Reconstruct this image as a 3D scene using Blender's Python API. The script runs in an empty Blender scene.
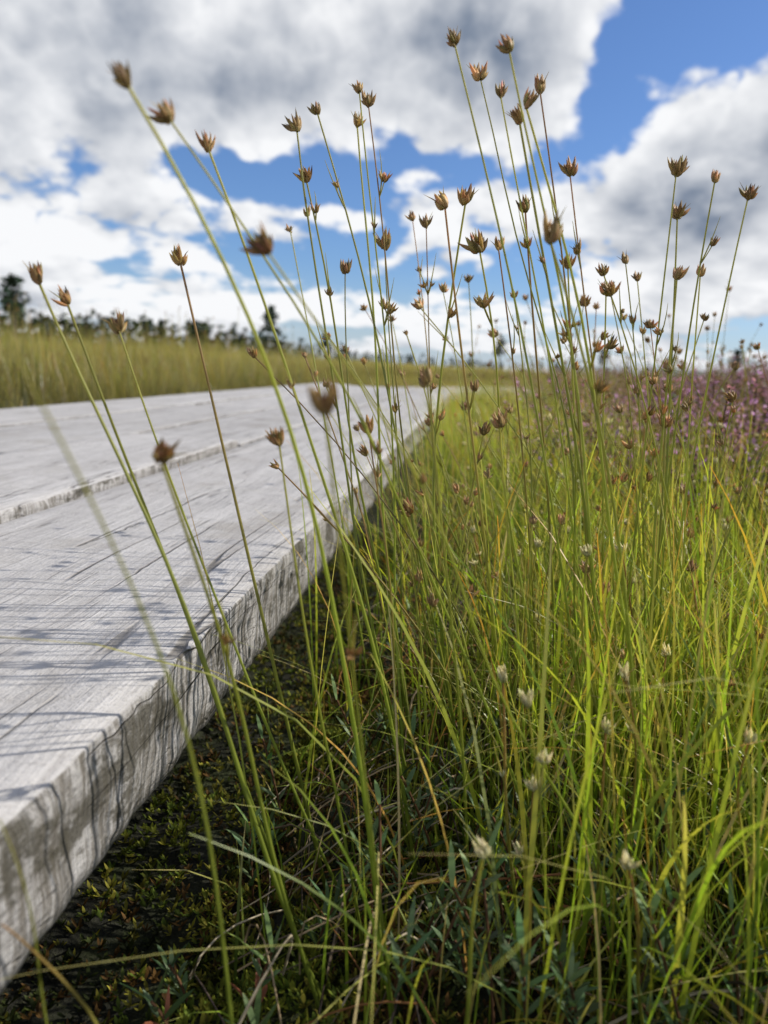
import bpy, math, numpy as np
from mathutils import Vector, Matrix, noise as mn
rng=np.random.default_rng(7)
sc=bpy.context.scene
sc.view_settings.view_transform='Standard'
try: sc.view_settings.look='None'
except Exception: pass
sc.view_settings.exposure=0; sc.view_settings.gamma=1
SUN=Vector((0.95*math.cos(math.radians(38)),0.31*math.cos(math.radians(38)),math.sin(math.radians(38)))).normalized()

# ---------------- camera
cam=bpy.data.cameras.new("camera"); co=bpy.data.objects.new("camera",cam); sc.collection.objects.link(co)
R=Matrix(((.99129,-.07363,.10918),(.12127,.18717,-.97481),(.05134,.97956,.19447)))
co.matrix_world=Matrix.Translation((0,0,.28))@R.to_4x4()
cam.sensor_fit='VERTICAL'; cam.sensor_height=36; cam.lens=26
cam.clip_start=.01; cam.clip_end=6000
cam.dof.use_dof=True; cam.dof.focus_distance=.43; cam.dof.aperture_fstop=8.5
sc.camera=co

# ---------------- node helpers
class NT:
    def __init__(s,nt): s.nt=nt
    def n(s,t,**k):
        x=s.nt.nodes.new(t)
        for a,b in k.items(): setattr(x,a,b)
        return x
    def put(s,sock,v):
        if isinstance(v,bpy.types.NodeSocket): s.nt.links.new(v,sock)
        elif v is not None: sock.default_value=v
    def m(s,op,a,b=None,c=None,clamp=False):
        x=s.n('ShaderNodeMath',operation=op); x.use_clamp=clamp
        s.put(x.inputs[0],a); s.put(x.inputs[1],b)
        if c is not None: s.put(x.inputs[2],c)
        return x.outputs[0]
    def vm(s,op,a,b=None):
        x=s.n('ShaderNodeVectorMath',operation=op)
        s.put(x.inputs[0],a); s.put(x.inputs[1],b)
        return x.outputs['Value'] if op in('DOT_PRODUCT','LENGTH') else x.outputs[0]
    def ss(s,v,a,b,lo=0.,hi=1.):
        x=s.n('ShaderNodeMapRange',interpolation_type='SMOOTHSTEP')
        s.put(x.inputs[0],v); x.inputs[1].default_value=a; x.inputs[2].default_value=b
        x.inputs[3].default_value=lo; x.inputs[4].default_value=hi
        return x.outputs[0]
    def mix(s,f,a,b,blend='MIX'):
        x=s.n('ShaderNodeMix',data_type='RGBA',blend_type=blend)
        s.put(x.inputs[0],f)
        for k,v in((6,a),(7,b)):
            if isinstance(v,tuple): v=tuple(v)+(1,) if len(v)==3 else v
            s.put(x.inputs[k],v)
        return x.outputs[2]
    def noise(s,vec,scale,detail=4,rough=.5,dist=0.):
        x=s.n('ShaderNodeTexNoise'); s.put(x.inputs['Vector'],vec)
        x.inputs['Scale'].default_value=scale; x.inputs['Detail'].default_value=detail
        x.inputs['Roughness'].default_value=rough; x.inputs['Distortion'].default_value=dist
        return x.outputs[0]
    def mapping(s,vec,scale,loc=(0,0,0),rot=(0,0,0)):
        x=s.n('ShaderNodeMapping'); s.put(x.inputs[0],vec)
        x.inputs['Scale'].default_value=scale; x.inputs['Location'].default_value=loc; x.inputs['Rotation'].default_value=rot
        return x.outputs[0]

# ---------------- world sky with cumulus
w=bpy.data.worlds.new("World"); sc.world=w; w.name="sky"; w.use_nodes=True
w.node_tree.nodes.clear(); T=NT(w.node_tree)
tc=T.n('ShaderNodeTexCoord').outputs['Generated']
d0=T.vm('NORMALIZE',tc)
sky=T.n('ShaderNodeTexSky',sky_type='NISHITA'); sky.sun_disc=False
sky.sun_elevation=math.radians(38); sky.sun_rotation=math.atan2(SUN.x,SUN.y); sky.air_density=1.0; sky.dust_density=.6; sky.ozone_density=2.0
BL=[(-.42,.34,.28,.09,.38),(-.15,.37,.2,.07,.20),(.0,.36,.11,.08,.24),(.21,.385,.12,.035,-.50),(.14,.30,.045,.055,-.45),(-.27,.218,.115,.026,-.48),(-.03,.245,.06,.02,-.20),
    (-.52,.165,.16,.05,.24),(-.15,.11,.25,.04,.12),(.29,.25,.13,.085,.48),(.22,.18,.14,.06,.28),(-.1,.20,.08,.02,.12),(-.42,.29,.12,.02,.12),(.05,.2,.08,.03,.14)]
s=T.n('ShaderNodeSeparateXYZ'); T.put(s.inputs[0],d0); dx_,dy_,dz_=s.outputs
az=T.m('ARCTAN2',dx_,dy_); el=T.m('ARCSINE',dz_)
mask=None
for a,e,ra,re,wt in BL:
    q=T.m('ADD',T.m('POWER',T.m('DIVIDE',T.m('SUBTRACT',az,a),ra),2.),T.m('POWER',T.m('DIVIDE',T.m('SUBTRACT',el,e),re),2.))
    mask=T.m('MULTIPLY_ADD',T.m('EXPONENT',T.m('MULTIPLY',q,-1.)),wt,.08 if mask is None else mask)
def dnoise(vec,det):
    s=T.n('ShaderNodeSeparateXYZ'); T.put(s.inputs[0],vec); x,y,z=s.outputs
    lz=T.m('LOGARITHM',T.m('MAXIMUM',T.m('ADD',z,.09),.02),math.e)
    c=T.n('ShaderNodeCombineXYZ'); T.put(c.inputs[0],x); T.put(c.inputs[1],y); T.put(c.inputs[2],T.m('MULTIPLY',lz,.5))
    n1=T.noise(T.vm('ADD',c.outputs[0],(3.1,1.7,.4)),4.6,det,.55,.05)
    n2=T.noise(T.vm('ADD',c.outputs[0],(1.1,4.7,2.4)),9.5,3,.5,.0)
    bil=T.m('ABSOLUTE',T.m('SUBTRACT',n2,.5))
    return T.m('ADD',T.m('MULTIPLY',T.m('SUBTRACT',n1,.5),1.8),T.m('MULTIPLY_ADD',bil,1.3,-.10)),c.outputs[0]
N0,cv=dnoise(d0,8); off=(SUN*.014+Vector((0,0,.024)))
N1,_=dnoise(T.vm('NORMALIZE',T.vm('ADD',d0,tuple(off))),6)
D0=T.m('ADD',N0,mask)
alpha=T.ss(D0,-.02,.13)
thick=T.ss(D0,.14,.66)
lit=T.m('MULTIPLY',T.m('SUBTRACT',N0,N1),1.4)
b=T.m('ADD',T.m('SUBTRACT',.90,T.m('MULTIPLY',thick,.68)),lit,clamp=True)
ccol=T.mix(b,(2.0,2.5,3.4),(9.7,9.8,10.))
skyc=T.mix(1.,sky.outputs[0],(.74,.96,1.32),'MULTIPLY')
hz=T.ss(el,.0,.13,.5,0.)
skyh=T.mix(hz,skyc,(6.0,7.0,8.2))
col=T.mix(alpha,skyh,ccol)
col=T.mix(T.ss(el,-.01,.06,.3,0.),col,(6.3,6.9,7.8))
bg=T.n('ShaderNodeBackground'); T.put(bg.inputs[0],col); bg.inputs[1].default_value=.098
wo=T.n('ShaderNodeOutputWorld'); T.put(wo.inputs[0],bg.outputs[0])

sl=bpy.data.lights.new("sun","SUN"); sl.energy=5.0; sl.angle=math.radians(.5); sl.color=(1,.95,.85)
so=bpy.data.objects.new("sun",sl); sc.collection.objects.link(so); so.rotation_euler=(-SUN).to_track_quat('-Z','Y').to_euler()

# ---------------- materials
def newmat(name):
    m=bpy.data.materials.new(name); m.use_nodes=True; m.node_tree.nodes.clear(); return m,NT(m.node_tree)
def foliage(name,trans=.35,rough=.45,spec=.35,var=.25):
    m,t=newmat(name)
    a=t.n('ShaderNodeAttribute',attribute_name='Col').outputs['Color']
    pos=t.n('ShaderNodeNewGeometry').outputs['Position']
    nz=t.noise(pos,90.,2,.6)
    a2=t.mix(1.,a,t.mix(nz,(1-var,)*3,(1+var,)*3),'MULTIPLY')
    p=t.n('ShaderNodeBsdfPrincipled'); t.put(p.inputs['Base Color'],a2); p.inputs['Roughness'].default_value=rough
    p.inputs['Specular IOR Level'].default_value=spec
    o=t.n('ShaderNodeOutputMaterial')
    if trans>0:
        tr=t.n('ShaderNodeBsdfTranslucent'); t.put(tr.inputs[0],t.mix(1.,a2,(1.4,1.4,.7),'MULTIPLY'))
        mx=t.n('ShaderNodeMixShader'); mx.inputs[0].default_value=trans
        t.put(mx.inputs[1],p.outputs[0]); t.put(mx.inputs[2],tr.outputs[0]); t.put(o.inputs[0],mx.outputs[0])
    else: t.put(o.inputs[0],p.outputs[0])
    return m
M_grass=foliage("sedge_leaf",.45,.38,.5); M_head=foliage("sedge_spikelet",.3,.5,.3,.35); M_dry=foliage("dry_straw",.2,.6,.2)
M_moss=foliage("moss_leaf",.25,.7,.15); M_leaf=foliage("rosemary_leaf",.12,.5,.25,.15); M_heath=foliage("heather_foliage",.2,.6,.2)
M_tree=foliage("pine_foliage",.0,.7,.1,.3)

m,t=newmat("bog_ground"); M_ground=m
pos=t.n('ShaderNodeNewGeometry').outputs['Position']
n1=t.noise(pos,14.,6,.65); n2=t.noise(pos,260.,5,.7); n3=t.noise(pos,.25,4,.5)
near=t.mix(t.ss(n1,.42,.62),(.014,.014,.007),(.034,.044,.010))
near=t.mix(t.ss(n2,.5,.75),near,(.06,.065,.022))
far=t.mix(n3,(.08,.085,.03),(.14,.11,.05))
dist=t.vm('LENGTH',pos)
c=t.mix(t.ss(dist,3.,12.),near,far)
bp=t.n('ShaderNodeBump'); bp.inputs['Strength'].default_value=.8; bp.inputs['Distance'].default_value=.006
t.put(bp.inputs['Height'],t.m('ADD',n2,n1))
p=t.n('ShaderNodeBsdfPrincipled'); t.put(p.inputs['Base Color'],c); p.inputs['Roughness'].default_value=.9; t.put(p.inputs['Normal'],bp.outputs[0])
o=t.n('ShaderNodeOutputMaterial'); t.put(o.inputs[0],p.outputs[0])

m,t=newmat("weathered_wood"); M_wood=m
obj=t.n('ShaderNodeTexCoord').outputs['Object']
geo=t.n('ShaderNodeNewGeometry'); nrm=t.n('ShaderNodeSeparateXYZ'); t.put(nrm.inputs[0],geo.outputs['Normal'])
att=t.n('ShaderNodeAttribute',attribute_name='Col').outputs['Color']
wob=t.noise(obj,2.5,2,.5)
cx=t.n('ShaderNodeCombineXYZ'); t.put(cx.inputs[0],t.m('MULTIPLY',wob,.035))
ov=t.vm('ADD',obj,cx.outputs[0])
g1=t.noise(t.mapping(ov,(40,2.2,40)),1.,7,.65)
g2=t.noise(t.mapping(ov,(330,16,330)),1.,4,.7)
g3=t.noise(t.mapping(obj,(9,80,9),rot=(0,0,.22)),1.,5,.65)
blot=t.noise(obj,9.,7,.7)
fine=t.noise(obj,420.,3,.7)
base=t.mix(t.ss(g1,.3,.7),(.32,.305,.30),(.46,.445,.44))
base=t.mix(t.ss(g2,.35,.7,0.,.5),base,(.56,.545,.54))
base=t.mix(t.ss(g2,.28,.44,.32,0.),base,(.21,.195,.19))
base=t.mix(t.ss(g3,.52,.72,0.,.30),base,(.27,.255,.25))
base=t.mix(t.ss(blot,.50,.70,0.,.6),base,(.27,.245,.215))
base=t.mix(t.ss(fine,.5,.75,0.,.5),base,(.16,.15,.14))
crk=t.m('ABSOLUTE',t.m('SUBTRACT',t.noise(t.mapping(ov,(22,.7,22),loc=(5,3,1)),1.,2,.5),.5))
crm=t.m('MULTIPLY',t.ss(crk,.001,.008,1.,0.),t.ss(t.noise(obj,5.,3,.5),.48,.57))
crk2=t.m('ABSOLUTE',t.m('SUBTRACT',t.noise(t.mapping(ov,(95,2.2,95),loc=(1,7,1)),1.,2,.5),.5))
crm2=t.m('MULTIPLY',t.ss(crk2,.0,.015,1.,0.),t.ss(t.noise(obj,13.,4,.6),.48,.62,0.,.55))
crm=t.m('MAXIMUM',crm,crm2)
base=t.mix(t.m('MULTIPLY',crm,.8),base,(.08,.07,.06))
side=t.ss(t.m('ABSOLUTE',nrm.outputs[0]),.5,.9)
s1=t.noise(t.mapping(obj,(20,150,14),rot=(.35,0,0)),1.,6,.7)
s2=t.noise(t.mapping(obj,(20,22,40)),1.,6,.75)
s3=t.noise(t.mapping(obj,(20,300,30),rot=(.2,0,0)),1.,4,.7)
sc1=t.mix(t.ss(s1,.46,.62,0.,.85),base,(.12,.105,.085))
sc1=t.mix(t.ss(s3,.5,.62,0.,.6),sc1,(.12,.105,.085))
sc1=t.mix(t.ss(s2,.49,.60,0.,.85),sc1,(.065,.058,.042))
base=t.mix(side,base,sc1)
base=t.mix(1.,base,att,'MULTIPLY')
hgt=t.m('ADD',t.m('MULTIPLY',g1,.6),t.m('ADD',t.m('MULTIPLY',g2,.6),t.m('ADD',t.m('MULTIPLY',g3,.5),t.m('MULTIPLY',crm,-1.3))))
hgt=t.m('ADD',hgt,t.m('MULTIPLY',fine,.4))
hgt=t.m('ADD',hgt,t.m('MULTIPLY',t.m('MULTIPLY',t.m('ADD',s1,s3),side),-1.3))
bp=t.n('ShaderNodeBump'); bp.inputs['Strength'].default_value=1.; bp.inputs['Distance'].default_value=.0022; t.put(bp.inputs['Height'],hgt)
p=t.n('ShaderNodeBsdfPrincipled'); t.put(p.inputs['Base Color'],base); p.inputs['Roughness'].default_value=.65; p.inputs['Specular IOR Level'].default_value=.3; t.put(p.inputs['Normal'],bp.outputs[0])
o=t.n('ShaderNodeOutputMaterial'); t.put(o.inputs[0],p.outputs[0])

# ---------------- mesh builder
def nor(a): return a/np.maximum(np.linalg.norm(a,axis=-1,keepdims=True),1e-9)
class MB:
    def __init__(s): s.v=[];s.f=[];s.c=[];s.k=0
    def add(s,v,f,c):
        v=v.reshape(-1,3); c=np.broadcast_to(c,v.shape) if c.ndim==1 else c.reshape(-1,3)
        s.v.append(v); s.f.append(f.reshape(-1,4)+s.k); s.c.append(c); s.k+=len(v)
    def tube(s,P,rad,C,k=3):
        N,S,_=P.shape
        tg=nor(np.gradient(P,axis=1)); ref=np.zeros_like(tg); ref[...,0]=.37; ref[...,1]=.93
        hz=np.abs(tg[...,2:3])<.5; ref=np.where(hz,np.array([0,0,1.]),ref)
        a=nor(np.cross(tg,ref)); b=np.cross(tg,a)
        th=np.arange(k)*2*np.pi/k
        ring=P[:,:,None,:]+rad[:,:,None,None]*(a[:,:,None,:]*np.cos(th)[:,None]+b[:,:,None,:]*np.sin(th)[:,None])
        idx=np.arange(N*S*k).reshape(N,S,k); n=np.roll(idx,-1,axis=2)
        f=np.stack([idx[:,:-1],n[:,:-1],n[:,1:],idx[:,1:]],-1)
        s.add(ring,f,np.repeat(C[:,:,None,:],k,2))
    def ribbon(s,P,W,side,C):
        N,S,_=P.shape
        v=np.stack([P-side[:,None,:]*W[:,:,None]*.5,P+side[:,None,:]*W[:,:,None]*.5],2)
        idx=np.arange(N*S*2).reshape(N,S,2)
        f=np.stack([idx[:,:-1,0],idx[:,:-1,1],idx[:,1:,1],idx[:,1:,0]],-1)
        s.add(v,f,np.repeat(C[:,:,None,:],2,2))
    def mesh(s,name,mat):
        v=np.concatenate(s.v);f=np.concatenate(s.f);c=np.concatenate(s.c)
        me=bpy.data.meshes.new(name); me.vertices.add(len(v)); me.vertices.foreach_set('co',v.astype(np.float32).ravel())
        me.loops.add(len(f)*4); me.loops.foreach_set('vertex_index',f.astype(np.int32).ravel())
        me.polygons.add(len(f)); me.polygons.foreach_set('loop_start',np.arange(len(f),dtype=np.int32)*4)
        try: me.polygons.foreach_set('loop_total',np.full(len(f),4,dtype=np.int32))
        except Exception: pass
        me.polygons.foreach_set('use_smooth',np.ones(len(f),dtype=bool))
        me.update(calc_edges=True)
        ca=me.color_attributes.new('Col','FLOAT_COLOR','POINT')
        ca.data.foreach_set('color',np.concatenate([c,np.ones((len(c),1))],1).astype(np.float32).ravel())
        me.materials.append(mat); return me
def link(name,me,parent=None,loc=(0,0,0),rz=0,s=1):
    o=bpy.data.objects.new(name,me); sc.collection.objects.link(o); o.location=loc; o.rotation_euler=(0,0,rz); o.scale=(s,s,s)
    if parent: o.parent=parent
    return o
def empty(name):
    o=bpy.data.objects.new(name,None); sc.collection.objects.link(o); return o
def bez(a,b,c,S,p=1.):
    t=(np.linspace(0,1,S)**p)[None,:,None]
    return a[:,None]*(1-t)**2+2*b[:,None]*t*(1-t)+c[:,None]*t*t
def U(a,b,n): return rng.uniform(a,b,n)
def sm(t): t=np.clip(t,0,1); return t*t*(3-2*t)

def gz(x,y):
    x=np.asarray(x,float);y=np.asarray(y,float)
    r=np.hypot(x-.1,y-.4)
    h=.02*np.sin(2.1*x+1.3*y+.6)+.02*np.sin(1.1*x-1.9*y+2.)+.012*np.sin(5.3*x+4.1*y)
    h=h*sm((r-.6)/1.2)
    h=h+.12*sm((x-.4)/1.0)*sm((y-.9)/1.4)*(1-.5*sm((y-8)/20))
    h=h+.06*sm((-1.35-x)/1.2)
    bd=sm((.58-np.abs(x+.62))/.15+.3)*sm((5.6-y)/.4)
    h=h*(1-bd)-.03*bd
    return h
def onboard(x,y): return (x>-1.13)&(x<-.125)&(y<5.3)

# ---------------- ground
n=431; uu=np.linspace(-9.3,9.3,n); gx=.5*np.sinh(uu); gx_,gy_=np.meshgrid(gx,gx+.5,indexing='ij')
gzv=gz(gx_,gy_)
rr=np.hypot(gx_,gy_-.5); jit=rng.normal(0,1,(n,n)); jit=(jit+np.roll(jit,1,0)+np.roll(jit,1,1)+np.roll(jit,1,(0,1)))/2
gzv=gzv+jit*.004*(1-sm((rr-2)/4)); gzv=gzv*(1-sm((rr-300)/500))
mb=MB(); idx=np.arange(n*n).reshape(n,n)
mb.add(np.stack([gx_,gy_,gzv],-1),np.stack([idx[:-1,:-1],idx[1:,:-1],idx[1:,1:],idx[:-1,1:]],-1),np.array([.1,.1,.05]))
link("ground",mb.mesh("ground",M_ground))

# ---------------- boardwalk
bw=empty("wooden_boardwalk")
def plank(name,x0,x1,y0,y1,z0,z1,tint=1.,seed=0,rot=0,piv=(0,0)):
    S=max(12,int((y1-y0)/.010)); r=.0017
    prof=[]
    def seg(a,b,k):
        for i in range(k): prof.append((a[0]+(b[0]-a[0])*i/k,a[1]+(b[1]-a[1])*i/k))
    seg((x0+r,z1),(x1-r,z1),14); prof.append((x1-.4*r,z1-.25*r)); 
    seg((x1,z1-r),(x1,z0+r),8); seg((x1-r,z0),(x0+r,z0),4); seg((x0,z0+r),(x0,z1-r),6); prof.append((x0+.4*r,z1-.25*r))
    if len(prof)%2: prof.pop()
    K=len(prof); V=np.zeros((S+1,K,3))
    for j in range(S+1):
        y=y0+(y1-y0)*j/S
        bow=.0018*math.sin(y*1.3+seed)
        for i,(px,pz) in enumerate(prof):
            nv=mn.noise((px*18+seed*7,y*4.,pz*30)); nf=mn.noise((px*60+seed,y*80,pz*60+3))
            edge=1. if px>x1-.01 and pz>z1-.004 else 0.
            ch=max(0.,mn.noise((seed*3.,y*22,1.))-.25)*edge
            ex=px+bow+(.0026*nf if px>x1-.01 or px<x0+.01 else 0)+(.0020*nv if px>x1-.01 else 0)-.006*ch
            ez=pz+.0014*nv+(.0011*nf if pz>z1-.01 else 0)-.006*ch
            ye=y+(.0015*nf if j in(0,S) else 0)
            V[j,i]=(ex,ye,ez)
    if rot:
        c,s_=math.cos(rot),math.sin(rot); dx=V[...,0]-piv[0]; dy=V[...,1]-piv[1]
        V[...,0]=piv[0]+c*dx-s_*dy; V[...,1]=piv[1]+s_*dx+c*dy
    mb=MB(); idx=np.arange((S+1)*K).reshape(S+1,K); nx=np.roll(idx,-1,1)
    f=np.stack([idx[:-1],nx[:-1],nx[1:],idx[1:]],-1).reshape(-1,4)
    caps=[]
    for row in(idx[0],idx[-1]):
        for i in range(0,K//2-1): caps.append([row[i],row[i+1],row[K-2-i],row[K-1-i]])
    f=np.concatenate([f,np.array(caps)])
    mb.add(V,f,np.array([tint,tint*.995,tint*.99])); o=link(name,mb.mesh(name,M_wood),bw)
    return o
plank("plank",-.396,-.14,-1.3,3.1,.072,.130,1.0,1)
plank("plank.001",-.390,-.146,3.108,5.25,.072,.130,.90,5)
plank("plank.002",-.618,-.402,-1.3,1.25,.078,.1390,1.02,2)
plank("plank.003",-.616,-.403,1.264,5.2,.072,.131,.90,6)
plank("plank.004",-.86,-.624,-1.3,2.2,.072,.132,.92,3)
plank("plank.005",-.858,-.626,2.21,5.22,.07,.129,1.0,7)
plank("plank.006",-1.10,-.867,-1.3,5.24,.072,.133,.99,4)
for i,y in enumerate((-.9,-.1,1.2,2.25,3.1,4.2,5.12)):
    me_o=plank("sleeper",-1.10,-.22,-.06,.06,-.05,.0705,.4,10+i)
    me_o.location=(0,y,0)
for i in range(3):
    plank("far_plank",-1.0+.26*i,-.75+.26*i,5.3,9.,.05,.105,.95,20+i,rot=-.35,piv=(-.6,5.3))

# ---------------- vegetation generators
def jitcol(base,n,v=.2):
    base=np.array(base); return base[None]*(1+rng.normal(0,v,(n,1)))*(1+rng.normal(0,v*.35,(n,3)))
PAL=np.array([[.31,.37,.04],[.22,.32,.035],[.42,.41,.07],[.12,.19,.03],[.50,.38,.14],[.28,.42,.04]])
TIP=np.array([[.46,.44,.08],[.62,.28,.05],[.55,.45,.18],[.32,.40,.05]])
PS=np.array([[.25,.225,.08],[.16,.17,.05],[.32,.27,.13],[.09,.105,.035],[.28,.21,.10],[.20,.21,.055]])
def blades(mb,x,y,h,w,lean,S=7,z=None,pal=PAL,palp=(.29,.20,.18,.13,.07,.13),dark=.38,tipp=(.34,.20,.28,.18),wind=(0,0)):
    n=len(x); z=gz(x,y) if z is None else z
    a=U(0,2*np.pi,n); dv=np.stack([np.cos(a)+wind[0],np.sin(a)+wind[1],np.zeros(n)],-1)
    B=np.stack([x,y,z-.004],-1); up=np.array([0,0,1.])
    ln=(lean[0]+(lean[1]-lean[0])*rng.random(n)**1.6)[:,None]*h[:,None]
    C=B+up*h[:,None]*U(.5,.75,n)[:,None]+dv*ln*.18
    E=B+up*h[:,None]*(1-.35*(ln/h[:,None])**1.5)+dv*ln
    P=bez(B,C,E,S)
    tt=np.linspace(0,1,S)[None]
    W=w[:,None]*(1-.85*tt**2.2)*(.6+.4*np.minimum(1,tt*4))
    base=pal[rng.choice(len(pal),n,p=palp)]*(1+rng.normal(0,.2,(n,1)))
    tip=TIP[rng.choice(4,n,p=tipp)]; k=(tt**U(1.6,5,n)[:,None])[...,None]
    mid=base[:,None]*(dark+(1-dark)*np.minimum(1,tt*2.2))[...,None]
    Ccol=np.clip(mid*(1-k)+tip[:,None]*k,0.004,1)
    sd=a+np.pi/2+rng.normal(0,.9,n); side=np.stack([np.cos(sd),np.sin(sd),np.zeros(n)],-1)
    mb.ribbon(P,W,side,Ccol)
def heads(mb,P,Dr,size,young=0.,cnt=(14,24),k=4):
    for p,d,s in zip(P,Dr,size):
        m_=rng.integers(*cnt); d=d/np.linalg.norm(d); s=s*rng.uniform(.8,1.15)
        d=nor(d+np.array([0,0,.3])+rng.normal(0,.25,3)); op=rng.uniform(.30,.68)
        rv=rng.normal(0,1,(m_,3)); rv-=rv@d[:,None]*d; rv=nor(rv)
        sp=np.abs(rng.normal(0,op,m_)).clip(0,1.2)[:,None]
        dr=nor(d*1.0+rv*sp)
        L=(s*U(.45,1.0,m_))[:,None]
        B=p-d*s*.15+rv*s*.15*rng.random((m_,1))+d*s*.2*rng.random((m_,1)); E=B+dr*L; Cc=B+nor(dr+rv*.25)*L*.5
        Pp=bez(B,Cc,E,5)
        rad=s*U(.09,.135,m_)[:,None]*np.array([.5,1.,.95,.55,.06])[None]
        if young>.5: b0=jitcol((.42,.42,.16),m_,.12); e0=jitcol((.74,.66,.40),m_,.1)
        else: b0=jitcol((.50,.35,.14),m_,.2); e0=jitcol((.56,.33,.13),m_,.34)
        k_=np.array([.0,.3,.6,.9,1.])[None,:,None]
        cc=b0[:,None]*(1-k_)+e0[:,None]*k_
        if young<.5: cc=cc*np.array([.85,1.,.95,.8,.6])[None,:,None]*rng.uniform(.65,1.1)
        mb.tube(Pp,rad,np.clip(cc,.01,1),k)
        nb=2; rv=rng.normal(0,1,(nb,3)); rv-=rv@d[:,None]*d; rv=nor(rv)
        B=np.repeat((p-d*s*.15)[None],nb,0); E=B+(d*.9+rv*.6)*s*U(.7,1.2,nb)[:,None]
        mb.tube(bez(B,B+d*s*.5+rv*s*.2,E,4),s*.05*np.array([[1,.9,.6,.1]]).repeat(nb,0),jitcol((.36,.28,.10),nb,.2)[:,None].repeat(4,1),3)
SG=np.array([.24,.31,.04]); SU=np.array([.40,.37,.08]); SBR=np.array([.38,.22,.09])
def stems(mb,mh,B,M,H,size,young=0.,lat=1.,S=18,rad=(.00105,.0005),k=3,head=True):
    B=np.array(B,float);M=np.array(M,float);H=np.array(H,float);n=len(B)
    tm=np.clip((M[:,2]-B[:,2])/(H[:,2]-B[:,2]),.35,.75)[:,None]
    C=(M-(1-tm)**2*B-tm**2*H)/(2*tm*(1-tm))
    P=bez(B,C,H,S); tt=np.linspace(0,1,S)[None]
    wv=np.sin(tt[...,None]*U(4,10,n)[:,None,None]+U(0,6,(n))[:,None,None])*rng.normal(0,.0028,(n,1,3)); wv[...,2]=0
    P=P+wv*np.sin(tt*np.pi)[...,None]; 
    r=(rad[0]+(rad[1]-rad[0])*tt)*U(.7,1.2,n)[:,None]
    v=(1+rng.normal(0,.15,(n,1,1)))
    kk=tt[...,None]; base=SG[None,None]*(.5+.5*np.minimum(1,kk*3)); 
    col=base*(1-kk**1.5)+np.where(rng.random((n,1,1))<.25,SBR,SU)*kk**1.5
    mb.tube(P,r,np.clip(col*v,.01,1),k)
    if not head: return
    dr=P[:,-1]-P[:,-2]; heads(mh,P[:,-1],dr,np.array(size),young)
    for i in range(n):
        for q in range(rng.poisson(lat)):
            j=int(S*rng.uniform(.60,.92)); b=P[i,j]; d=nor(P[i,min(j+1,S-1)]-P[i,j-1])
            a=rng.uniform(0,6.28); o=np.array([math.cos(a),math.sin(a),0.])
            L=rng.uniform(.002,.013); e=b+d*L+o*L*rng.uniform(.15,.5)
            pp=bez(b[None],(b+d*L*.5+o*L*.25)[None],e[None],5)
            mb.tube(pp,np.full((1,5),.00035),np.tile(SU,(1,5,1)),3)
            heads(mh,pp[:,-1],pp[:,-1]-pp[:,-2],np.array([size[i]*rng.uniform(.5,.85)]),young,(6,13))
            e2=b+d*rng.uniform(.015,.03)+o*rng.uniform(.003,.009)
            mb.tube(bez(b[None],(b+d*.012+o*.004)[None],e2[None],5),np.array([[.0005,.0005,.0004,.0003,.0001]]),np.tile(SU,(1,5,1)),3)

HERO=[(-105,220,355,-77,252,289,-20,284),(-105,250,355,-56,289,277,63,328),(-121,330,367,-80,340,262,-9,350),(-63,220,311,-12,257,227,98,294),
(-183,300,307,-139,290,219,-44,279),(-182,320,300,-149,329,202,-72,338),(-168,340,290,-126,335,183,-38,330),(-154,380,326,-117,368,197,-59,356),
(-87,200,251,-83,235,184,-42,269),(-34,170,269,-32,213,194,-10,255),(-94,420,410,-57,414,299,17,407),(-100,400,396,-76,392,271,-6,384),
(-77,450,431,-57,445,289,-29,441),(-73,460,427,-49,453,289,-3,446),(-86,500,428,-67,484,289,-18,467),(-106,450,383,-78,448,270,-16,443),
(-153,600,380,-115,560,250,-50,510),(-57,600,391,-30,545,250,-3,492),(-23,420,365,-1,420,247,47,421),(-13,450,373,-19,440,245,16,430),
(-21,380,428,20,383,301,91,385),(4,360,418,38,366,301,111,372),(-9,420,428,33,421,303,91,422),(2,400,413,35,402,292,106,405),
(14,380,402,56,377,278,116,373),(22,420,422,50,421,293,97,423),
(24,300,330,52,314,258,101,328),(101,450,391,100,442,268,99,433),
(130,480,395,125,477,268,132,474),(131,420,373,121,415,255,130,410),(116,500,379,122,487,268,139,475),(88,500,351,109,500,247,137,500),
(106,550,347,123,534,245,155,517),(101,420,333,104,414,243,124,409),(134,500,345,137,489,250,152,478),(164,500,270,158,490,186,166,481),
(-19,300,274,-4,307,182,18,314),(-79,300,246,-64,302,160,-30,305),(-50,360,248,-37,355,164,-9,350),(-31,400,201,-20,397,123,0,394),
(15,400,252,28,398,156,58,396),(-90,500,339,-79,482,224,-31,464),(21,450,370,39,456,264,77,462),(112,450,254,116,439,151,122,428),
(12,390,398,44,395,280,100,398),(40,410,380,66,415,262,108,420),(-3,430,345,20,432,240,60,434),(8,470,352,30,470,245,64,470),(55,520,350,70,522,240,96,524),(-62,480,352,-50,470,240,-25,460),(-40,520,372,-28,515,250,0,510),(75,480,330,84,480,230,105,480)]
YOUNG=[(15,230,117,13,232,73,15,235),(29,270,155,41,268,95,56,267),(71,300,158,84,302,101,101,305),(21,300,151,28,297,97,41,294),
(59,350,197,68,351,123,86,353),(124,300,135,127,300,85,135,300),(36,280,114,38,277,65,40,273),(66,300,133,69,298,78,77,295),(66,240,112,78,252,65,92,264)]
BARE=[(-80,120,282,-75,158,221,-55,196),(-107,150,167,-110,168,117,-111,187),(-115,160,128,-108,175,98,-88,190)]
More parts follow.
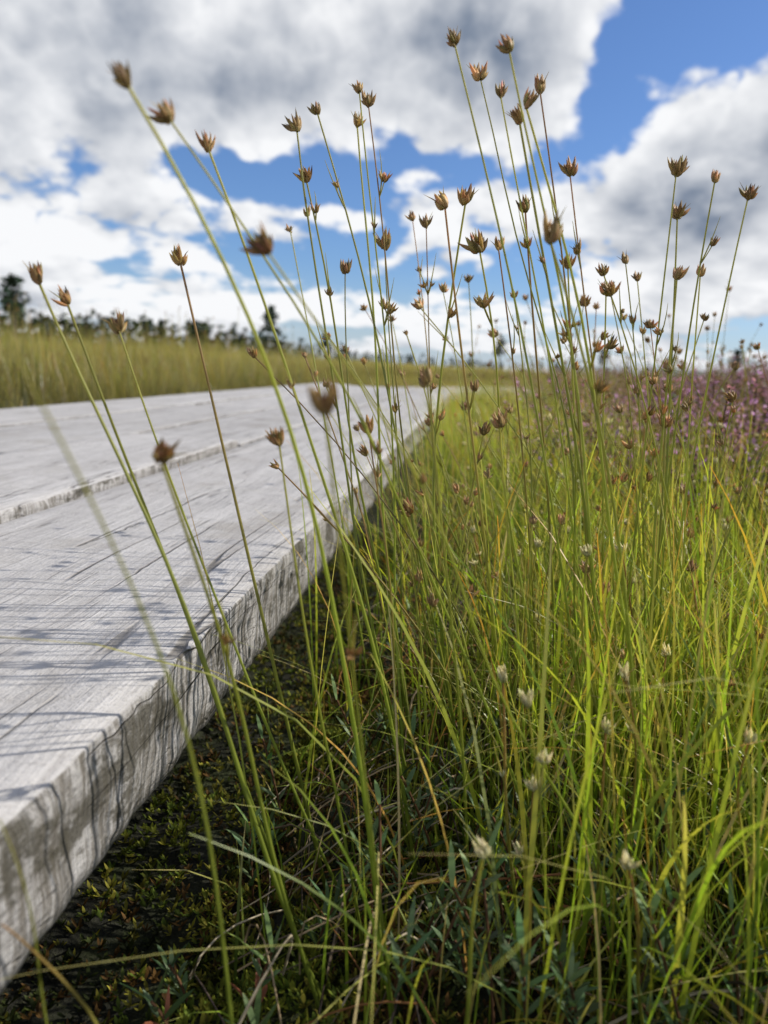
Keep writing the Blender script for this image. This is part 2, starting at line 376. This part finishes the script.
def unp(L):
    A=np.array(L)/1000.; H=A[:,0:3];M=A[:,3:6];B=np.concatenate([A[:,6:8],gz(A[:,6],A[:,7])[:,None]-.003],1); return B,M,H
for a,b_ in [(0,4),(4,10),(10,18),(18,27),(27,36),(36,44),(44,52)]:
    ms=MB();mh=MB(); B,M_,H=unp(HERO[a:b_]); stems(ms,mh,B,M_,H,U(.0080,.0108,len(B)) if a>4 else U(.0075,.0098,len(B)),lat=2.2 if a in(10,18,27,44) else .4,k=5)
    e=empty("beak_sedge"); link("stems",ms.mesh("stems",M_grass),e); link("flower_heads",mh.mesh("flower_heads",M_head),e)
ms=MB();mh=MB(); B,M_,H=unp(YOUNG); stems(ms,mh,B,M_,H,U(.007,.009,len(B)),young=1,lat=.6)
e=empty("beak_sedge"); link("stems",ms.mesh("stems",M_grass),e); link("flower_heads",mh.mesh("flower_heads",M_head),e)
ms=MB(); B,M_,H=unp(BARE); stems(ms,None,B,M_,H,[0]*3,head=False,rad=(.0008,.0003))
link("sedge_leaf_blade",ms.mesh("leaf",M_grass))

ms=MB();mh=MB()
def scatter(n,x0,x1,y0,y1,keep):
    X=[];Y=[];c=0
    while c<n:
        x=U(x0,x1,n);y=U(y0,y1,n); k=keep(x,y)&~onboard(x,y)&(np.hypot(x,y)>.24); X.append(x[k]);Y.append(y[k]); c+=k.sum()
    return np.concatenate(X)[:n],np.concatenate(Y)[:n]
x,y=scatter(740,-.05,1.6,.5,2.8,lambda x,y:(x<.1+.55*y+.2)&(x>-.05)&(rng.random(len(x))<np.clip(.3+1.2*x,0,1)))
h=U(.18,.37,len(x))+np.where(rng.random(len(x))<.2,.04,0); z=gz(x,y)*.6
a=U(0,6.28,len(x)); ln=h*U(.02,.4,len(x)); dx=np.cos(a)*ln-.02; dy=np.sin(a)*ln
B=np.stack([x,y,z],-1); H=np.stack([x+dx,y+dy,z+h],-1); Mi=np.stack([x+dx*.33,y+dy*.33,z+h*.52],-1)
stems(ms,mh,B,Mi,H,U(.005,.009,len(x)),lat=1.2,S=10)
# leaning, crossing stems in the near clump
x,y=scatter(95,-.03,.26,.36,.62,lambda x,y:x<2); h=U(.14,.34,len(x)); a=U(0,6.28,len(x)); ln=h*U(.1,.6,len(x)); dx=np.cos(a)*ln-.015; dy=np.abs(np.sin(a))*ln*.6; z=gz(x,y)
stems(ms,mh,np.stack([x,y,z],-1),np.stack([x+dx*.36,y+dy*.36,z+h*.55],-1),np.stack([x+dx,y+dy,z+h],-1),U(.005,.0085,len(x)),lat=.8,S=14,rad=(.0008,.0004))
x,y=scatter(150,.0,.7,.34,1.2,lambda x,y:x>0)
h=U(.10,.24,len(x)); z=gz(x,y); a=U(0,6.28,len(x)); ln=h*U(.02,.35,len(x)); dx=np.cos(a)*ln; dy=np.sin(a)*ln
stems(ms,mh,np.stack([x,y,z],-1),np.stack([x+dx*.33,y+dy*.33,z+h*.52],-1),np.stack([x+dx,y+dy,z+h],-1),U(.005,.0075,len(x)),young=1,lat=.5,S=8)
e=empty("sedge_field"); link("stems",ms.mesh("stems",M_grass),e); link("flower_heads",mh.mesh("flower_heads",M_head),e)

# near grass
mb=MB()
x,y=scatter(13500,-.12,1.5,.22,1.9,lambda x,y:(x<.35+.6*y)&(rng.random(len(x))<np.clip(.10+3.*(x+.03),.05,1))&(rng.random(len(x))<np.clip((y-.1)/.35,.1,1)))
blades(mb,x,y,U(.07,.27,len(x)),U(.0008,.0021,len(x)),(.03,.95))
x,y=scatter(4200,.0,.75,.24,.66,lambda x,y:rng.random(len(x))<np.clip((x)*6,.15,1))
blades(mb,x,y,U(.05,.22,len(x)),U(.0007,.0018,len(x)),(.1,1.3),S=9,palp=(.30,.18,.18,.08,.10,.16))
x,y=scatter(480,.03,.5,.26,.55,lambda x,y:x<2)
blades(mb,x,y,U(.12,.26,len(x)),U(.0018,.0030,len(x)),(.05,.7),S=11,palp=(.35,.1,.2,.02,.03,.3),tipp=(.35,.25,.2,.2),dark=.55)
x,y=scatter(4200,-.12,2.8,1.6,3.4,lambda x,y:x<.5+.6*y)
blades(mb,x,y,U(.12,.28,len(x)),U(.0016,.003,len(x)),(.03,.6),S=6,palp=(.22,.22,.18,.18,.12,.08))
x,y=scatter(12500,-.12,1.1,.2,1.3,lambda x,y:rng.random(len(x))<np.clip(.22+2*(x+.03),.18,1))
blades(mb,x,y,U(.025,.10,len(x)),U(.001,.002,len(x)),(.1,1.),S=5,palp=(.18,.32,.05,.28,.03,.14),tipp=(.3,.08,.18,.44),dark=.5)
x,y=scatter(2600,-.14,.35,.7,5.2,lambda x,y:x>-.12)
blades(mb,x,y,U(.10,.26,len(x)),U(.0014,.0026,len(x)),(.05,.7),S=6,wind=(-.4,0))
link("grass",mb.mesh("grass",M_grass))

# dry litter
mb=MB()
x,y=scatter(4400,-.13,1.2,.18,1.6,lambda x,y:x<2)
n=len(x); a=U(0,6.28,n); L=U(.03,.16,n)*rng.random(n)**.3; dv=np.stack([np.cos(a),np.sin(a),np.zeros(n)],-1); z=gz(x,y)
B=np.stack([x,y,z+U(0,.03,n)],-1); E=B+dv*L[:,None]; E[:,2]=gz(E[:,0],E[:,1])+U(.0,.05,n)
keep=~onboard(E[:,0],E[:,1]); B=B[keep];E=E[keep];n=len(B)
C=(B+E)/2+np.stack([rng.normal(0,.012,n),rng.normal(0,.012,n),np.abs(rng.normal(0,.022,n))],-1)
P=bez(B,C,E,6); cc=np.array([[.32,.24,.14],[.20,.15,.10],[.40,.34,.24],[.28,.13,.05],[.12,.09,.07]])[rng.integers(0,5,n)]*(1+rng.normal(0,.2,(n,1)))
mb.tube(P,np.broadcast_to(U(.0003,.0008,n)[:,None],(n,6)),np.clip(cc,.02,1)[:,None].repeat(6,1),3)
x,y=scatter(650,-.08,.9,.28,1.2,lambda x,y:x<2); 
blades(mb,x,y,U(.05,.24,len(x)),U(.0008,.0018,len(x)),(.15,1.4),S=9,pal=np.array([[.46,.26,.06],[.48,.38,.2],[.36,.15,.04]]),palp=(.35,.45,.2),dark=.8)
link("dry_grass_litter",mb.mesh("litter",M_dry))

# moss cushions
mb=MB()
x,y=scatter(30000,-.17,.9,.16,1.3,lambda x,y:rng.random(len(x))<np.where((x<.12)&(y<.7),1,.16)); 
x2=U(-.20,-.12,3500);y2=U(.2,1.3,3500); x=np.concatenate([x,x2]);y=np.concatenate([y,y2]); n=len(x)
lump=(np.sin(x*95+np.sin(y*60))*np.sin(y*80+np.sin(x*70)))*.5+.5
z=gz(x,y)+rng.normal(0,.0015,n)+lump*.010
pc=np.array([[.17,.19,.02],[.10,.14,.018],[.24,.22,.03],[.13,.07,.02],[.05,.065,.015]])
pat=np.sin(x*31+1)*np.sin(y*27)+rng.normal(0,.5,n); ci=np.clip(((pat+1.2)*2).astype(int),0,4)
for q in range(5):
    a=U(0,6.28,n); s=U(.0022,.0046,n); dv=np.stack([np.cos(a),np.sin(a),U(.2,1.4,n)],-1)*s[:,None]
    B=np.stack([x,y,z],-1); sd=np.stack([-np.sin(a),np.cos(a),np.zeros(n)],-1)
    mb.ribbon(np.stack([B,B+dv*.6,B+dv],1),np.stack([s*.2,s*.45,s*.03],1),sd,np.clip(pc[ci]*(1+rng.normal(0,.25,(n,1)))*(.4+.7*lump[:,None]),.008,1)[:,None].repeat(3,1)*np.array([.4,1,1.5])[None,:,None])
link("moss",mb.mesh("moss",M_moss))

# bog rosemary
mb=MB()
x,y=scatter(105,-.11,.75,.24,1.0,lambda x,y:rng.random(len(x))<np.where(y<.5,1,.4))
xa,ya=scatter(44,-.11,.14,.25,.42,lambda x,y:x<2); x=np.concatenate([x,xa]);y=np.concatenate([y,ya])
for i in range(len(x)):
    h=rng.uniform(.025,.08); a=rng.uniform(0,6.28); B=np.array([x[i],y[i],float(gz(x[i],y[i]))-.002]); E=B+np.array([math.cos(a)*h*.4,math.sin(a)*h*.4,h])
    P=bez(B[None],((B+E)/2+np.array([0,0,.01]))[None],E[None],8)
    mb.tube(P,np.full((1,8),.0008),np.tile(np.array([.12,.06,.03]),(1,8,1)),3)
    nl=rng.integers(9,18); tt=np.linspace(.35,1,nl); Pb=B+(E-B)*tt[:,None]; aa=np.arange(nl)*2.4+a
    out=np.stack([np.cos(aa),np.sin(aa),U(.3,1.0,nl)],-1); out[:,2]+=tt*.6; out=nor(out); L=U(.010,.021,nl)[:,None]
    C=Pb+out*L*.5+np.array([0,0,.002]); En=Pb+out*L; Pl=bez(Pb,C,En,5)
    W=U(.0019,.0032,nl)[:,None]*np.array([.4,1,1,.7,.08])[None]; sd=np.stack([-np.sin(aa),np.cos(aa),rng.normal(0,.3,nl)],-1)
    col=jitcol((.09,.14,.055),nl,.25)
    if rng.random()<.3: col[-3:]=(.16,.24,.08)
    if rng.random()<.15: col[:4]=(.22,.08,.04)
    mb.ribbon(Pl,W,sd,np.clip(col,.01,1)[:,None].repeat(5,1))
link("bog_rosemary",mb.mesh("bog_rosemary",M_leaf))

# heather
def heather_mesh(seed):
    mb=MB(); ns=80
    x=rng.normal(0,.12,ns);y=rng.normal(0,.12,ns); h=U(.10,.25,ns)
    B=np.stack([x*.4,y*.4,np.zeros(ns)],-1);E=np.stack([x*1.3,y*1.3,h],-1);C=np.stack([x,y,h*.6],-1); P=bez(B,C,E,14)
    mb.tube(P,np.full((ns,14),.0008),np.tile(np.array([.09,.05,.03]),(ns,14,1)),3)
    isf=rng.random((ns,1))<.8
    for j in range(4,14):
        fl=j>8
        for q in range(5):
            n=ns; a=U(0,6.28,n); s=U(.004,.0075,n); dv=np.stack([np.cos(a),np.sin(a),U(.2,1.,n)],-1)*s[:,None]; B2=P[:,j]+rng.normal(0,.003,(n,3))
            g=jitcol((.10,.10,.035),n,.25)
            c=np.where(isf&(rng.random((n,1))<.85),jitcol((.56,.28,.48),n,.25),jitcol((.18,.12,.06),n,.25)) if fl and q<4 else g
            mb.ribbon(np.stack([B2,B2+dv*.5,B2+dv],1),np.stack([s*.4,s*.8,s*.2],1),np.stack([-np.sin(a),np.cos(a),np.zeros(n)],-1),np.clip(c,.01,1)[:,None].repeat(3,1))
    return mb.mesh("heather",M_heath)
hm=[heather_mesh(i) for i in range(4)]; he=empty("heather")
x,y=scatter(120,.25,12,1.2,14,lambda x,y:(x>.05+.10*y)&(x<.8+.9*y)&(rng.random(len(x))<1/(.5+y*.3)))
xa,ya=scatter(48,.32,1.6,1.0,3.2,lambda x,y:(x>.08+.20*y)&(x<.3+.5*y)); x=np.concatenate([x,xa,[.44,.50,.40]]);y=np.concatenate([y,ya,[1.15,1.35,1.5]])
for i in range(len(x)): link("bush",hm[i%4],he,(x[i],y[i],float(gz(x[i],y[i]))+.02),rng.uniform(0,6.28),rng.uniform(.85,1.15))

# mid/far grass patches (instanced)
def patch(size,n,h,w,headsn=0,S=5):
    mb=MB(); x=U(-size/2,size/2,n);y=U(-size/2,size/2,n)
    hn=U(h[0],h[1],n)*(.8+.25*np.sin(x*7+1)*np.sin(y*6))
    blades(mb,x,y,hn,U(w[0],w[1],n),(.05,.6),S=S,z=np.zeros(n),pal=PS*rng.uniform(.7,1.1),palp=(.26,.14,.20,.16,.18,.06),tipp=(.20,.12,.58,.1),dark=.3)
    if headsn:
        x=U(-size/2,size/2,headsn);y=U(-size/2,size/2,headsn);hh=U(h[1]*.75,h[1]*1.12,headsn)
        B=np.stack([x,y,0*x],-1);E=B+np.stack([rng.normal(0,.03,headsn),rng.normal(0,.03,headsn),hh],-1)
        mb.tube(bez(B,(B+E)/2,E,5),np.full((headsn,5),.0008),np.tile(SU,(headsn,5,1)),3)
        for k in range(headsn):
            for q in range(4):
                d=np.array([rng.normal(0,.4),rng.normal(0,.4),1.]); d/=np.linalg.norm(d)
                Pp=np.stack([E[k],E[k]+d*.005,E[k]+d*.011])[None]; mb.tube(Pp,np.array([[.0008,.0022,.0001]]),np.tile(np.array([.28,.16,.07]),(1,3,1)),3)
    return mb.mesh("patch",M_grass)
pm=[patch(1.1,900,(.12,.30),(.002,.0036),80) for _ in range(4)]
pl=[patch(1.1,1000,(.20,.43),(.002,.004),25) for _ in range(5)]
pf=[patch(4.4,2200,(.2,.42),(.006,.014),0,4) for _ in range(3)]
gp=empty("bog_grass")
for X in np.arange(-9,13,1.):
    for Y in np.arange(-3,14,1.):
        if -1.65<X<.35 and Y<5.8: continue
        if X>0 and Y<3.0 and X<.9+.6*Y: continue
        if X>0 and Y<1: continue
        if X<0 and Y<-.5: continue
        left=X<-1.5
        s=rng.uniform(.78,1.18)*(1.04 if left else .82)
        link("tussock",(pl if left else pm)[rng.integers(4)],gp,(X+rng.uniform(-.1,.1),Y+rng.uniform(-.1,.1),float(gz(X,Y))-.01),rng.integers(4)*math.pi/2,s)
for Y in np.arange(0,6,.9): link("tussock",pm[rng.integers(3)],gp,(-1.72,Y,-.01),rng.uniform(0,6),.8)
for X in np.arange(-66,80,4.):
    for Y in np.arange(-2,96,4.):
        if -10<X<13 and Y<14.5: continue
        if abs(X)>12+Y*.9: continue
        link("tussock",pf[rng.integers(3)],gp,(X,Y,float(gz(X,Y))-.02),rng.integers(4)*math.pi/2,rng.uniform(.85,1.2)*(1. if X<0 else .8))

# trees
def pine(mbt,mbf,x,y,H,dens=1.,crown=.45,fs=1.):
    n=8; lean=rng.normal(0,.03,2)
    P=np.stack([[x+lean[0]*H*t*t,y+lean[1]*H*t,H*t-.1] for t in np.linspace(0,1,n)])[None]
    mbt.tube(P,(H*.018*(1-.85*np.linspace(0,1,n)))[None]+.01,np.tile(np.array([.07,.055,.045]),(1,n,1)),6)
    nl=int(16*dens)
    for i in range(nl):
        t=1-crown*rng.random()**.8-(0.02); b=P[0,0]+(P[0,-1]-P[0,0])*t; a=rng.uniform(0,6.28)
        L=H*rng.uniform(.08,.2)*(1.25-.8*(t-(1-crown))/crown)
        e=b+np.array([math.cos(a)*L,math.sin(a)*L,L*rng.uniform(.0,.5)])
        mbt.tube(bez(b[None],((b+e)/2+[0,0,-.02*H])[None],e[None],4),np.array([[.006,.005,.004,.002]])*H*.6,np.tile(np.array([.07,.05,.04]),(1,4,1)),4)
        m=int(14*dens)
        c=b+(e-b)*U(.3,1.1,m)[:,None]+rng.normal(0,1,(m,3))*np.array([.03,.03,.018])*H
        a=U(0,6.28,m); s=H*U(.022,.05,m)*fs; dv=np.stack([np.cos(a),np.sin(a),U(-.1,.6,m)],-1)*s[:,None]; sd=nor(rng.normal(0,1,(m,3)))
        cc=jitcol((.03,.05,.028),m,.3); cc*=(.75+.7*rng.random())
        mbf.ribbon(np.stack([c-dv*.5,c,c+dv*.5],1),np.stack([s*.4,s*.9,s*.3],1),sd,np.clip(cc,.006,1)[:,None].repeat(3,1))
for az_,D,H in[(-.575,90,8.),(-.275,90,6.4),(.03,150,7.0),(.16,120,4.8),(.315,110,4.8),(-.20,120,5.),(.24,130,4.2)]:
    mt=MB();mf=MB(); pine(mt,mf,math.sin(az_)*D,math.cos(az_)*D,H,2.0,.5,1.15)
    e=empty("pine_tree"); link("trunk",mt.mesh("trunk",M_tree),e); link("crown",mf.mesh("crown",M_tree),e)
mt=MB();mf=MB()
for i in range(1200):
    az_=rng.uniform(-1.3,1.2); k=sm((az_+.40)/.45); D=(190+330*k)*rng.uniform(.9,1.25); H=rng.uniform(7.,10.)*(1-.15*k)
    pine(mt,mf,math.sin(az_)*D,math.cos(az_)*D,H,.7,.97,2.6)
e=empty("tree_line"); link("trunks",mt.mesh("trunks",M_tree),e); link("foliage",mf.mesh("foliage",M_tree),e)
